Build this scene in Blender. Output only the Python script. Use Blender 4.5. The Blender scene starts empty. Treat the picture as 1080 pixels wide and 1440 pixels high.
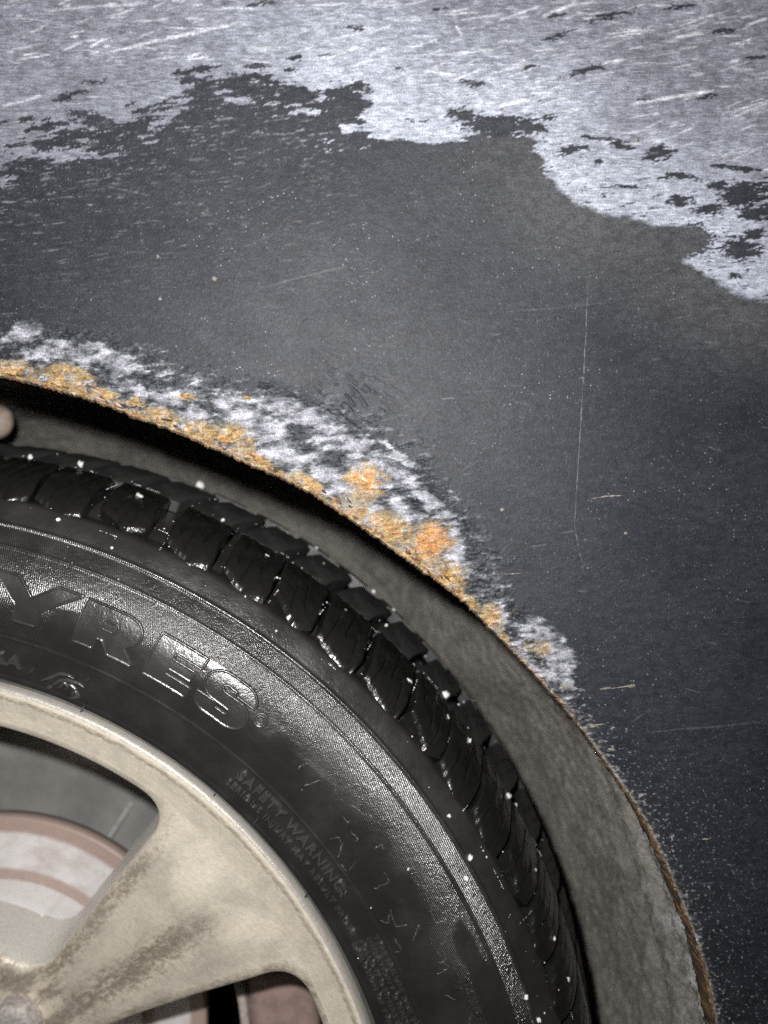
import bpy, bmesh, math, random
import numpy as np
R_ = math.radians
random.seed(7); rng = np.random.default_rng(7)
scn = bpy.context.scene
col = scn.collection

# ------------------------------------------------------------------ camera, world, light, exposure
F = 1082.0                      # focal length in photo pixels (1080 x 1440)
XW, ZW = -.2052, -.2723         # wheel centre seen from the camera
TYRE_R = .3058
ZC = TYRE_R - ZW                # camera height above the ground
cam_d = bpy.data.cameras.new('camera'); cam = bpy.data.objects.new('camera', cam_d); col.objects.link(cam)
cam.location = (0, 0, ZC); cam.rotation_euler = (R_(90), 0, 0)
cam_d.sensor_fit = 'VERTICAL'; cam_d.sensor_height = 36; cam_d.lens = F / 1440 * 36
cam_d.clip_start = .01; cam_d.clip_end = 200
cam_d.dof.use_dof = True; cam_d.dof.focus_distance = .288; cam_d.dof.aperture_fstop = 6.0
scn.camera = cam

world = bpy.data.worlds.new('World'); scn.world = world; world.use_nodes = True
world.node_tree.nodes['Background'].inputs[0].default_value = (.55, .6, .75, 1)   # night sky
world.node_tree.nodes['Background'].inputs[1].default_value = .004

fl = bpy.data.lights.new('phone_flash', 'AREA'); fl.shape = 'DISK'; fl.size = .011
fl.energy = 2.5; fl.color = (1, .99, .975)
flash = bpy.data.objects.new('phone_flash', fl); col.objects.link(flash)
flash.location = (-.026, .0, ZC + .032); flash.rotation_euler = (R_(90), 0, 0)

scn.view_settings.view_transform = 'Standard'; scn.view_settings.look = 'None'
scn.view_settings.gamma = 1; scn.view_settings.exposure = 0.0
scn.view_settings.use_curve_mapping = False
try: scn.cycles.use_denoising = False
except Exception: pass

# ------------------------------------------------------------------ helpers
_perm = rng.permutation(4096).astype(np.int64)
_gr = rng.uniform(0, 2*np.pi, 4096)
def pn(x, y, seed=0):
    xi = np.floor(x).astype(np.int64); yi = np.floor(y).astype(np.int64)
    fx = x - xi; fy = y - yi
    u = fx*fx*fx*(fx*(fx*6-15)+10); v = fy*fy*fy*(fy*(fy*6-15)+10)
    def g(ix, iy, dx, dy):
        a = _gr[_perm[(_perm[(ix + seed*131) & 4095] + iy) & 4095]]
        return np.cos(a)*dx + np.sin(a)*dy
    a = g(xi, yi, fx, fy); b = g(xi+1, yi, fx-1, fy)
    c = g(xi, yi+1, fx, fy-1); d = g(xi+1, yi+1, fx-1, fy-1)
    return ((a*(1-u)+b*u)*(1-v) + (c*(1-u)+d*u)*v) * 1.5
def fbm(x, y, o=4, seed=0, gain=.5):
    s = 0; a = 1; n = 0
    for k in range(o):
        s = s + a*pn(x*2**k, y*2**k, seed+k*7); n += a; a *= gain
    return s/n
def ridged(x, y, o=3, seed=0):
    s = 0; a = 1; n = 0
    for k in range(o):
        s = s + a*(1-np.abs(pn(x*2**k, y*2**k, seed+k*5))*2); n += a; a *= .55
    return s/n
def ss(a, b, x):
    t = np.clip((x-a)/(b-a), 0, 1); return t*t*(3-2*t)
def lerp(a, b, t): return a + (b-a)*t
def mixc(c, d, m): return c*(1-m[..., None]) + np.asarray(d)*m[..., None]

def mesh_from(name, V, Q, smooth=True, attrs=None, cols=None):
    V = np.asarray(V, np.float32).reshape(-1, 3); Q = np.asarray(Q, np.int32)
    k = Q.shape[1]
    me = bpy.data.meshes.new(name)
    me.vertices.add(len(V)); me.vertices.foreach_set('co', V.ravel())
    me.loops.add(Q.size); me.loops.foreach_set('vertex_index', Q.ravel())
    me.polygons.add(len(Q)); me.polygons.foreach_set('loop_start', np.arange(0, Q.size, k, dtype=np.int32))
    me.update(calc_edges=True); me.validate()
    me.polygons.foreach_set('use_smooth', np.full(len(me.polygons), smooth))
    for nm, a in (attrs or {}).items():
        t = me.attributes.new(nm, 'FLOAT', 'POINT'); t.data.foreach_set('value', np.asarray(a, np.float32).ravel())
    for nm, a in (cols or {}).items():
        a = np.asarray(a, np.float32).reshape(-1, a.shape[-1])
        a4 = np.ones((len(a), 4), np.float32); a4[:, :a.shape[1]] = np.clip(a, 0, 1)
        t = me.attributes.new(nm, 'FLOAT_COLOR', 'POINT'); t.data.foreach_set('color', a4.ravel())
    return me
def grid_quads(n, m, closed=False, mask=None):
    i = np.arange(n if closed else n-1)[:, None]; j = np.arange(m-1)[None, :]
    i2 = (i+1) % n
    q = np.stack([i*m+j, i2*m+j, i2*m+j+1, i*m+j+1], -1)
    q = np.broadcast_to(q, (len(i), m-1, 4))
    if mask is not None: q = q[mask]
    return q.reshape(-1, 4)
def grid_mesh(name, V, closed=False, mask=None, **kw):
    n, m = V.shape[:2]
    return mesh_from(name, V, grid_quads(n, m, closed, mask), **kw)
def obj(name, me, mat=None, parent=None, loc=None):
    o = bpy.data.objects.new(name, me); col.objects.link(o)
    if mat is not None and me is not None and not me.materials: me.materials.append(mat)
    if parent is not None: o.parent = parent
    if loc is not None: o.location = loc
    return o
def empty(name, loc=(0, 0, 0), parent=None):
    o = bpy.data.objects.new(name, None); col.objects.link(o); o.location = loc
    o.empty_display_size = .02
    if parent is not None: o.parent = parent
    return o
def tag(o, label=None, cat=None, group=None, kind=None):
    if label: o['label'] = label
    if cat: o['category'] = cat
    if group: o['group'] = group
    if kind: o['kind'] = kind
    return o

class NT:
    """small node-tree helper"""
    def __init__(s, name):
        s.m = bpy.data.materials.new(name); s.m.use_nodes = True
        s.t = s.m.node_tree; s.b = s.t.nodes['Principled BSDF']
    def n(s, ty, ins=None, **kw):
        k = s.t.nodes.new(ty)
        for a, v in kw.items(): setattr(k, a, v)
        for a, v in (ins or {}).items(): s.set(k.inputs[a], v)
        return k
    def set(s, sock, v):
        if isinstance(v, bpy.types.NodeSocket): s.t.links.new(v, sock)
        elif isinstance(v, tuple) and len(v) == 3 and sock.type == 'RGBA': sock.default_value = (*v, 1)
        else: sock.default_value = v
    def math(s, op, a, b=None, c=None):
        k = s.n('ShaderNodeMath', operation=op); s.set(k.inputs[0], a)
        if b is not None: s.set(k.inputs[1], b)
        if c is not None: s.set(k.inputs[2], c)
        return k.outputs[0]
    def mix(s, f, a, b):
        k = s.n('ShaderNodeMix', data_type='RGBA'); s.set(k.inputs[0], f); s.set(k.inputs[6], a); s.set(k.inputs[7], b); return k.outputs[2]
    def ramp(s, v, a, b, lo=0., hi=1.):
        k = s.n('ShaderNodeMapRange', interpolation_type='SMOOTHSTEP'); s.set(k.inputs[0], v)
        for i, q in zip((1, 2, 3, 4), (a, b, lo, hi)): s.set(k.inputs[i], q)
        return k.outputs[0]
    def attr(s, nm): return s.n('ShaderNodeAttribute', attribute_name=nm)
    def objc(s): return s.n('ShaderNodeTexCoord').outputs['Object']
    def noise(s, vec, scale, detail=4, rough=.55, dist=0.):
        return s.n('ShaderNodeTexNoise', {'Vector': vec, 'Scale': scale, 'Detail': detail, 'Roughness': rough, 'Distortion': dist}).outputs['Fac']
    def mapping(s, vec, scale=(1, 1, 1), rot=(0, 0, 0)):
        return s.n('ShaderNodeMapping', {'Vector': vec, 'Scale': scale, 'Rotation': rot}).outputs[0]
    def bump(s, h, strength, dist, normal=None):
        k = s.n('ShaderNodeBump', {'Height': h, 'Strength': strength, 'Distance': dist})
        if normal is not None: s.set(k.inputs['Normal'], normal)
        return k.outputs[0]
    def out(s, **kw):
        for a, v in kw.items(): s.set(s.b.inputs[a.replace('_', ' ')], v)
        return s.m

# ------------------------------------------------------------------ materials
def mat_fender():
    t = NT('weathered_fender_paint')
    c = t.attr('Col').outputs['Color']; rg = t.attr('Surf').outputs['Vector']
    sep = t.n('ShaderNodeSeparateXYZ', {0: rg}); rough, film, crust = sep.outputs
    o = t.objc()
    st = t.mapping(o, (260, 800, 1500), (0, R_(5), 0))
    streak = t.noise(st, 1.0, 5, .62)
    fine = t.noise(o, 2600, 3, .7)
    grain = t.noise(o, 900, 4, .65)
    k = t.math('MULTIPLY_ADD', t.math('MULTIPLY', t.math('SUBTRACT', t.ramp(streak, .3, .72), .5), t.math('MULTIPLY_ADD', film, .35, .25)), 1.0, 1.0)
    k2 = t.math('MULTIPLY_ADD', t.math('SUBTRACT', t.ramp(fine, .30, .72), .5), t.math('MULTIPLY_ADD', film, -.35, 1.15), 1.0)
    base = t.n('ShaderNodeMix', data_type='RGBA', blend_type='MULTIPLY'); t.set(base.inputs[0], 1.0)
    t.set(base.inputs[6], c)
    kk = t.math('MULTIPLY', k, k2)
    cc = t.n('ShaderNodeCombineColor', {0: kk, 1: kk, 2: kk}).outputs[0]
    t.set(base.inputs[7], cc)
    vor = t.n('ShaderNodeTexVoronoi', {'Vector': o, 'Scale': 950.0})
    rnd = t.n('ShaderNodeSeparateColor', {0: vor.outputs['Color']}).outputs[0]
    dot = t.math('MULTIPLY', t.ramp(rnd, .90, .94), t.ramp(vor.outputs['Distance'], .34, .14))
    vor2 = t.n('ShaderNodeTexVoronoi', {'Vector': o, 'Scale': 1700.0})
    rnd2 = t.n('ShaderNodeSeparateColor', {0: vor2.outputs['Color']})
    dot2 = t.math('MULTIPLY', t.math('MULTIPLY', t.ramp(rnd2.outputs[0], .72, .9), rnd2.outputs[1]), t.ramp(vor2.outputs['Distance'], .5, .2))
    clump = t.ramp(t.noise(o, 28, 5, .65), .40, .66)
    dot = t.math('MULTIPLY', dot, clump)
    bc = t.mix(t.math('MULTIPLY', dot2, .15), base.outputs[2], (.36, .365, .39))  # pale dots in the base colour stand in for sparkling glints
    bc = t.mix(t.math('MULTIPLY', dot, .45), bc, (.42, .43, .46))
    for (ang_, sc_, lo, hi, amt, cc_) in ((6, (110, 800, 2400), .64, .74, .5, (.46, .475, .52)), (17, (90, 800, 2000), .66, .74, .6, (.56, .57, .61)), (-2, (160, 800, 2200), .67, .76, .5, (.06, .06, .068)), (-35, (200, 800, 1900), .70, .76, .5, (.5, .51, .55))):
        hn = t.noise(t.mapping(o, sc_, (0, R_(ang_), 0)), 1.0, 3, .6)
        bc = t.mix(t.math('MULTIPLY', t.math('MULTIPLY', t.ramp(hn, lo, hi), amt), film), bc, cc_)
    mt = t.noise(t.mapping(o, (240, 240, 420), (0, R_(8), 0)), 1.0, 5, .65)
    dk = t.math('MULTIPLY_ADD', t.ramp(mt, .32, .66), .45, .72); dkc = t.n('ShaderNodeCombineColor', {0: dk, 1: dk, 2: dk}).outputs[0]
    mm_ = t.n('ShaderNodeMix', data_type='RGBA', blend_type='MULTIPLY'); t.set(mm_.inputs[0], 1.0); t.set(mm_.inputs[6], bc); t.set(mm_.inputs[7], dkc); bc = mm_.outputs[2]
    h = t.math('ADD', t.math('MULTIPLY', fine, .5), t.math('MULTIPLY', grain, .7))
    nb = t.bump(h, .5, .00035)
    rr = t.math('ADD', rough, t.math('MULTIPLY_ADD', grain, .3, -.15))
    return t.out(Base_Color=bc, Roughness=rr, Normal=nb, Specular_IOR_Level=.26)

def mat_rust_lip():
    t = NT('rusty_folded_lip')
    o = t.objc()
    n1 = t.noise(o, 160, 5, .65); n2 = t.noise(o, 900, 4, .7)
    c = t.mix(t.ramp(n1, .42, .6), (.014, .012, .010), (.17, .08, .03))
    c = t.mix(t.ramp(n2, .56, .76), c, (.30, .19, .09))
    return t.out(Base_Color=c, Roughness=.85, Normal=t.bump(t.math('ADD', n1, n2), .8, .0008))

def mat_tyre(name, hatch=True, base=(.0165, .0158, .015), coat=1., ro=0.):
    t = NT(name); o = t.objc()
    n1 = t.noise(o, 60, 5, .6); n2 = t.noise(o, 1400, 3, .7); n3 = t.noise(o, 350, 4, .6)
    c = t.mix(t.ramp(n1, .38, .68), base, tuple(v*1.35 for v in base))
    c = t.mix(t.math('MULTIPLY', t.ramp(n2, .66, .8), .35), c, (.14, .135, .125))
    h = t.math('MULTIPLY', n2, .35)
    h = t.math('ADD', h, t.math('MULTIPLY', n3, .8))
    nrm = t.bump(h, .5, .00045)
    if hatch:
        th = t.attr('theta').outputs['Fac']; r = t.attr('rad').outputs['Fac']; hm = t.attr('hatch').outputs['Fac']
        ph = t.math('ADD', t.math('MULTIPLY', th, .26), t.math('MULTIPLY', r, .577))
        w = t.math('SINE', t.math('MULTIPLY', ph, 2*math.pi/.00078))
        w = t.math('MULTIPLY', t.math('ADD', w, t.math('MULTIPLY', n3, 1.0)), hm)
        nrm = t.bump(w, .7, .00011, nrm)
    rg = t.math('MULTIPLY_ADD', t.ramp(n1, .3, .7), .18, .24+ro)
    wet = t.ramp(t.noise(o, 55, 4, .6), .36, .66, .35*coat, coat)
    return t.out(Base_Color=c, Roughness=rg, Normal=nrm, Specular_IOR_Level=.55, Coat_Weight=t.math('MULTIPLY', wet, .9), Coat_Roughness=.17, Coat_Normal=nrm)

def mat_vcol(name, rough=.5, metal=0., nscale=700, bump=.5, dist=.0004, speck=0., gain=.8, off=.6):
    t = NT(name); o = t.objc(); c = t.attr('Col').outputs['Color']
    n1 = t.noise(o, nscale, 4, .65); n2 = t.noise(o, nscale*3.3, 3, .7)
    k = t.math('MULTIPLY_ADD', t.math('MULTIPLY_ADD', n1, .6, t.math('MULTIPLY', n2, .4)), gain, off)
    cc = t.n('ShaderNodeCombineColor', {0: k, 1: k, 2: k}).outputs[0]
    m = t.n('ShaderNodeMix', data_type='RGBA', blend_type='MULTIPLY'); t.set(m.inputs[0], 1.); t.set(m.inputs[6], c); t.set(m.inputs[7], cc)
    return t.out(Base_Color=m.outputs[2], Roughness=rough, Metallic=metal, Normal=t.bump(t.math('ADD', n1, n2), bump, dist))

def mat_plain(name, c, rough=.5, metal=0., nscale=300, var=.35, bump=.3, dist=.0003, c2=None):
    t = NT(name); o = t.objc()
    n1 = t.noise(o, nscale, 5, .6)
    c2 = c2 or tuple(v*(1-var) for v in c)
    return t.out(Base_Color=t.mix(t.ramp(n1, .35, .68), c, c2), Roughness=rough, Metallic=metal, Normal=t.bump(n1, bump, dist))

def mat_ground():
    t = NT('asphalt'); o = t.objc()
    n = t.noise(o, 140, 5, .7); n2 = t.noise(o, 3, 4)
    c = t.mix(n, (.03, .03, .032), (.075, .073, .07))
    c = t.mix(t.math('MULTIPLY', t.ramp(n2, .4, .7), .4), c, (.03, .03, .03))
    return t.out(Base_Color=c, Roughness=.85, Normal=t.bump(n, .8, .004))

M = dict(
    fender=mat_fender(), lip=mat_rust_lip(),
    tyre=mat_tyre('wet_tyre_rubber'), tread=mat_tyre('wet_tread_rubber', False, (.0085, .0083, .008), .9, -.05), rib_rubber=mat_tyre('dull_tread_rubber', False, (.012, .0118, .0115), .12, .28),
    letter=mat_tyre('smooth_letter_rubber', False, (.024, .0235, .023)),
    rim=mat_vcol('corroded_champagne_paint', .36, .25, 500, .5, .0004),
    liner=mat_vcol('felt_liner', .95, 0., 420, 1., .003, gain=1.9, off=.05),
    disc=mat_vcol('brake_disc_metal', .45, .0, 260, .25, .0003, gain=.5, off=.75),
    shield=mat_plain('zinc_shield', (.36, .35, .335), .42, .2, 30, .3, .1),
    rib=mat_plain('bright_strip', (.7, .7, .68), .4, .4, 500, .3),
    caliper=mat_plain('rusty_caliper', (.34, .24, .21), .7, 0, 120, .3, .5, .0006),
    nut=mat_plain('corroded_nut', (.52, .48, .45), .6, .2, 500, .4, .6, .0005),
    snow=mat_plain('white_grit', (.72, .72, .70), .55, 0, 900, .35),
    scratch=mat_plain('scratch_grey', (.085, .084, .083), .6, 0, 900, .5),
    chip=mat_plain('pale_chip', (.22, .2, .17), .7, 0, 1400, .65),
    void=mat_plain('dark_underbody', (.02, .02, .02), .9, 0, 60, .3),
    ground=mat_ground(),
)
drop = NT('water_droplet'); M['drop'] = drop.out(Base_Color=(.75, .76, .76), Roughness=.12, Transmission_Weight=.35, IOR=1.33)

# ------------------------------------------------------------------ ground (below the frame) and the car
gm = mesh_from('ground', [(-30, -30, 0), (30, -30, 0), (30, 30, 0), (-30, 30, 0)], [(0, 1, 2, 3)], smooth=False)
tag(obj('ground', gm, M['ground']), kind='structure')
car = tag(empty('car', (XW, .39, 0)), 'weathered dark grey car with a rusted wheel arch above a worn pale alloy wheel', 'car')
def car_part(name, me, mat, label=None):
    """parts are authored in camera-relative coordinates (metres)"""
    o = obj(name, me, mat, car); o.location = (-XW, -.39, ZC)
    if label: o['label'] = label
    return o

# ------------------------------------------------------------------ fender
def yf(x, z):
    return .285 - .05*z - .35*np.maximum(0, z)**2 + .12*np.maximum(0, x-.05)**2*2 + .10*np.minimum(0, x+.05)**2
ARCH = [(0,527),(78,547),(140,565),(187,585),(249,607),(288,624),(350,652),(389,668),(420,683),(456,704),(513,744),(558,776),
        (602,807),(647,840),(687,880),(727,922),(762,959),(803,1006),(831,1043),(872,1100),(909,1157),(941,1226),(966,1287),(994,1369),(1007,1440)]
YA = .285
CX, CY = 540 + F*XW/YA, 720 - F*ZW/YA           # wheel centre in photo px on the fender plane
def rel(p): return math.atan2(p[0]-CX, CY-p[1]), math.hypot(p[0]-CX, p[1]-CY)
pa = np.array([rel(p) for p in ARCH])
# the arch goes on beyond the frame
aa = np.concatenate([[R_(-105), R_(-80)], -pa[::-1, 0], [0], pa[:, 0], [R_(85), R_(105)]])
rr = np.concatenate([[1290, 1288], pa[::-1, 1], [1246], pa[:, 1], [1288, 1290]])
ta = np.radians(np.linspace(-105, 105, 2101)); tr = np.interp(ta, aa, rr)
kern = np.hanning(15); kern /= kern.sum(); tr = np.convolve(np.pad(tr, 7, 'edge'), kern, 'valid')

ang = np.radians(np.concatenate([np.linspace(-105, 6.4, 75), np.linspace(6.5, 79, 1120), np.linspace(79.4, 105, 40)]))
ts = [0.]
while ts[-1] < 1060: ts.append(ts[-1] + 1.1 + 1.25*min(1, max(0, (ts[-1]-120)/260)))
ts = np.array(ts + [1100, 1160, 1240, 1340])
AN, TS = np.meshgrid(ang, ts, indexing='ij')
edge_r = np.interp(ang, ta, tr)
# ragged rusty edge
rag = 2.6*fbm(ang*140, ang*0+3.3, 4, 5) + 1.6*pn(ang*520, ang*0+1.7, 9)
ragw = ss(R_(5), R_(9), ang)*lerp(1, .55, ss(R_(47), R_(56), ang))
edge_r = edge_r + rag*ragw
# frame sectors that run low are cut at sill height
RR = edge_r[:, None] + TS
U = CX + RR*np.sin(AN); V = CY - RR*np.cos(AN)          # photo px layout used only to author the wear
X = (U-540)/F*YA; Z = -(V-720)/F*YA
Z = np.maximum(Z, -ZC + .22)
Y = yf(X, Z)
for _ in range(3):      # true position on the curved panel
    X = (U-540)/F*Y; Z = np.maximum(-(V-720)/F*Y, -ZC + .22); Y = yf(X, Z)

# --- wear masks -------------------------------------------------------------
def seg_sdf(poly, u, v):
    P = np.array(poly, float); d = np.full(u.shape, 1e9); ins = np.zeros(u.shape, bool)
    for a, b in zip(P, np.roll(P, -1, 0)):
        ex, ey = b-a; wx = u-a[0]; wy = v-a[1]
        t = np.clip((wx*ex+wy*ey)/(ex*ex+ey*ey+1e-9), 0, 1)
        d = np.minimum(d, np.hypot(wx-ex*t, wy-ey*t))
        c = ((a[1] <= v) & (b[1] > v)) | ((b[1] <= v) & (a[1] > v))
        xs = a[0] + (v-a[1])/(ey if abs(ey) > 1e-9 else 1e-9)*ex
        ins ^= c & (u < xs)
    return np.where(ins, d, -d)
rot = R_(-6); us = U*math.cos(rot)+V*math.sin(rot); vs = -U*math.sin(rot)+V*math.cos(rot)
st1 = fbm(us/46, vs/13, 5, 11, .6); st2 = fbm(us/26, vs/5.5, 4, 23, .6); bl = fbm(U/60, V/50, 4, 31); fi = fbm(U/5, V/3.4, 3, 41, .7)
FILM = [(-4000,-4000),(4000,-4000),(4000,700),(1180,460),(1080,424),(1040,412),(1000,395),(985,382),(962,368),(990,352),(1000,336),(985,322),(920,315),(880,306),
        (850,300),(815,288),(790,270),(768,250),(757,236),(765,228),(752,205),(748,190),(700,196),(662,190),(655,196),(612,204),(570,196),(530,193),(490,186),(487,180),
        (505,172),(520,158),(521,135),(505,121),(470,126),(430,131),(400,118),(360,112),(310,120),(275,128),(250,150),(215,165),(180,178),(140,192),(90,200),(40,214),(0,228),(-200,270),(-900,330),(-4000,420)]
sd = seg_sdf(FILM, U, V)
amp = lerp(92, 6, ss(430, 560, U)); amp = amp + 9*ss(640, 660, U)*(1-ss(740, 770, U)) + 3*ss(760, 900, U)
off = lerp(6, 0, ss(440, 540, U))
fw = lerp(1.8, 5.0, ss(755, 800, U)*ss(14, 4, np.abs(sd)))
film = ss(-fw, fw, sd + amp*(fbm(us/80, vs/27, 4, 13, .55)*1.0 + st1*.55 + st2*.55) + 4.0*fi - off*.2)
FLECKS = [(362,93,20,4,0),(350,110,34,7,3),(272,112,26,5,3),(288,124,34,6,-14),(95,136,30,5,-20),(38,168,14,4,0),(135,115,18,2.2,0),(127,164,34,6,14),(200,155,20,4,-12),
 (150,178,40,8,12),(110,186,26,7,5),(232,152,20,3,-8),(367,4,20,3,-12),(500,39,14,2.5,5),(860,22,30,5,-12),(785,50,27,2.6,-20),(825,98,25,5,-13),(745,95,12,3,-12),
 (662,117,18,4,9),(782,22,11,3.5,0),(1015,44,14,4,-4),(1065,81,14,4,-4),(995,135,24,2.6,-11),(955,9,26,2.5,-8),(840,194,20,2.4,8),(875,204,16,5.5,3),(805,209,19,6,-14),
 (927,215,22,9,-14),(842,228,7,4,5),(955,247,26,4.5,6),(880,262,30,2,2),(1020,234,17,3.5,4),(957,282,18,8,0),(995,295,20,8,-8),(1050,272,42,17,-4),(1064,300,26,12,0),
 (1062,330,18,8,5),(1040,350,26,16,0),(1035,388,9,5,0),(980,338,24,21,0),(705,172,48,9,0),(700,200,42,19,8),(655,162,20,8,10),(745,180,16,10,0),(770,165,8,4,0),
 (700,180,52,10,4),(742,232,24,9,12),(640,160,13,6,0),(905,140,10,2,-6),(1052,238,14,4,3),(1010,260,16,6,0),(930,250,9,2,4),(620,12,12,2,-8),(560,95,10,2,-4),(585,170,14,2,3)]
fleck = np.zeros_like(U)
wu = U + 7*st2 + 3*fi; wv = V + 4.5*fbm(U/9, V/9, 3, 61) + 2.4*fi
for (cx, cy, a, b, tl) in FLECKS:
    m = (np.abs(U-cx) < a*1.9+14) & (np.abs(V-cy) < a*.8+b*2+14)
    tl = R_(tl); du = wu[m]-cx; dv = wv[m]-cy
    e = np.hypot((du*math.cos(tl)+dv*math.sin(tl))/a, (-du*math.sin(tl)+dv*math.cos(tl))/b)
    fleck[m] = np.maximum(fleck[m], ss(1.1, .9, e + 1.2*st2[m] + .7*fi[m]))
film = film*(1-fleck*.97)
# small scattered dark flecks getting denser towards the film's lower border
dens = ss(150, 10, sd)*ss(520, 700, U)*.8 + .15
film = film*(1-ss(.50, .62, st2 + .25*dens)*ss(0, 6, sd)*dens)
# light islands left inside the torn zone on the left
isl = ss(.22, .36, st2*.9+st1*.4)*ss(-120, -10, sd)*ss(520, 420, U)
film = np.maximum(film, isl*.8*ss(-2, -18, sd*1.))
faint = ss(.20, .55, fbm(us/30, vs/4.5, 4, 71, .6))*ss(-330, -30, sd)*ss(620, 330, U)     # dusty streaks below it
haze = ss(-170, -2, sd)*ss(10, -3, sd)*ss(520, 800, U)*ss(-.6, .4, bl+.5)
worn = ss(-.35, .55, fbm(U/170, V/130, 3, 81) + .35)

# scratches drawn on the film and the paint
scr = np.zeros_like(U)
def stroke(x0, y0, x1, y1, w, s, wob=2.):
    m = (U > min(x0, x1)-8) & (U < max(x0, x1)+8) & (V > min(y0, y1)-8) & (V < max(y0, y1)+8)
    if not m.any(): return
    ex, ey = x1-x0, y1-y0; L2 = ex*ex+ey*ey
    wx = U[m]-x0; wy = V[m]-y0 + wob*st1[m]
    t = np.clip((wx*ex+wy*ey)/L2, 0, 1)
    d = np.hypot(wx-ex*t, wy-ey*t)
    scr[m] = np.maximum(scr[m], s*ss(w*1.5, w*.3, d)*ss(0, .15, t+.02)*ss(1, .85, t-.02)*(.65+.5*fi[m]))
for a in [(140,76,345,30,1.8,.9),(0,150,60,135,2,.6),(60,15,205,4,1.6,.7),(700,30,760,8,1.8,.7),(760,24,815,2,2.6,.9),(640,34,650,52,2,.8),(645,28,700,22,1.6,.6),(950,52,990,46,2.6,1),
          (885,147,1000,128,2.2,1),(700,150,750,139,2.4,.9),(1030,165,1080,145,2.2,.8),(690,103,740,92,1.5,.6),(845,90,880,82,1.8,.8),(610,95,640,80,1.6,.6),(455,84,505,66,1.6,.8),
          (1050,35,1080,25,2.,.7),(905,1030,1080,1015,1.2,.16),(385,400,490,373,1.3,.2),(150,262,215,276,1.2,.22),(700,440,860,425,1.,.12)]:
    stroke(*a)
for k in range(800):
    x = random.uniform(-10, 1080); y = random.uniform(-10, 330)
    if y > 90 + .3*max(0, x-450): continue
    a = R_(random.gauss(-9, 9)); L = random.uniform(8, 55)
    stroke(x, y, x+L*math.cos(a), y+L*math.sin(a), random.uniform(.8, 1.6), random.uniform(.15, .8))
for k in range(150):
    x = random.uniform(0, 1080); y = random.uniform(230, 1440); a = R_(random.gauss(-4, 22)); L = random.uniform(4, 26)
    stroke(x, y, x+L*math.cos(a), y+L*math.sin(a), random.uniform(.7, 1.2), random.uniform(.06, .3))

# rust band along the arch edge: affected width by angle
px_of = lambda u, v: math.degrees(math.atan2(u-CX, CY-v))
def table(rows): 
    a = np.array([px_of(r[0], r[1]) for r in rows]); return lambda k: np.interp(np.degrees(AN), a, [r[k] for r in rows])
TB = table([(-300,530,70,12,0,.6),(0,527,72,26,.35,1),(95,552,95,34,.7,1),(140,565,92,18,.8,1),(187,585,92,10,.8,1),(249,607,98,20,.85,1),(330,640,105,20,.9,1),(389,668,125,14,1,1),(456,704,140,20,1,1),
            (513,744,140,26,.9,1),(558,776,125,32,.8,1),(602,807,110,36,.75,1),(647,840,80,20,.5,1),(687,880,55,17,.45,1),(727,922,58,9,.8,1),(762,959,60,8,.85,1),(790,985,34,5,.5,1),(831,1043,14,3,.2,.35),(909,1157,14,2,.1,.2),(966,1287,14,2,.1,.2),(1007,1440,14,2,.1,.2)])
Bw, Ow, Wd, Bs = TB(2), TB(3)*.62, TB(4), TB(5)
cr1 = fbm(U/34, V/17, 5, 91, .62); cr2 = fbm(us/13, vs/6.5, 4, 101, .65); cr3 = ridged(us/20, vs/8, 3, 111)
aff = ss(1.1, .62, TS/Bw + .55*cr1 + .30*cr2)*Bs
PATCH = [(35,468,24,13,-10),(30,500,26,8,-15),(85,498,38,15,0),(160,508,28,19,5),(120,490,26,8,-10),(185,545,20,9,10),(232,560,28,12,10),(275,585,26,12,20),(225,525,26,5,0),(330,578,36,14,10),(365,603,36,20,20),
         (300,560,40,7,12),(410,578,48,15,25),(460,605,60,17,30),(520,645,38,20,40),(400,640,38,18,20),(450,660,26,14,30),(480,690,26,16,40),(560,672,30,14,40),(610,710,26,10,45),(575,725,22,12,40),(520,720,22,14,40),
         (560,640,24,6,35),(648,800,14,12,40),(640,770,12,20,0),(760,892,30,18,30),(785,925,26,18,30),(745,935,16,9,45),(790,958,20,8,20),(700,870,12,14,50)]
wp = np.zeros_like(U)
for (cx, cy, a, b, tl) in PATCH:
    m = (np.abs(U-cx) < a*2.2+10) & (np.abs(V-cy) < a*2.2+10)
    tl = R_(tl); du = U[m]+11*cr1[m]+6*cr2[m]-cx; dv = V[m]+8*cr2[m]+3*fi[m]-cy
    e = np.hypot((du*math.cos(tl)+dv*math.sin(tl))/a, (-du*math.sin(tl)+dv*math.cos(tl))/b)
    wp[m] = np.maximum(wp[m], ss(1.5, .55, e + .5*cr2[m] + .25*fi[m]))
white = np.clip(wp*1.0 + aff*Wd*.75*ss(-.05, .4, cr2 + .35*cr1), 0, 1)
stf = fbm(us/26, vs/10, 4, 123, .52); flk2 = fbm(us/44, vs/26, 5, 125, .62)
flakes = ss(-.02, .10, flk2 + .45*stf + .12*fi)                # dark paint still holding on
level = wp*.62 + aff*Wd*.16 + 1.05*stf + .75*cr1 + .35*fi
white = ss(.26, .80, level - .9*np.maximum(flk2, 0))*ss(.05, .25, np.maximum(aff, wp))
grey = ss(-.05, .45, level - .5*np.maximum(flk2, 0))*ss(.05, .3, np.maximum(aff, wp))
flakes = flakes*(1-white)
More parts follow.
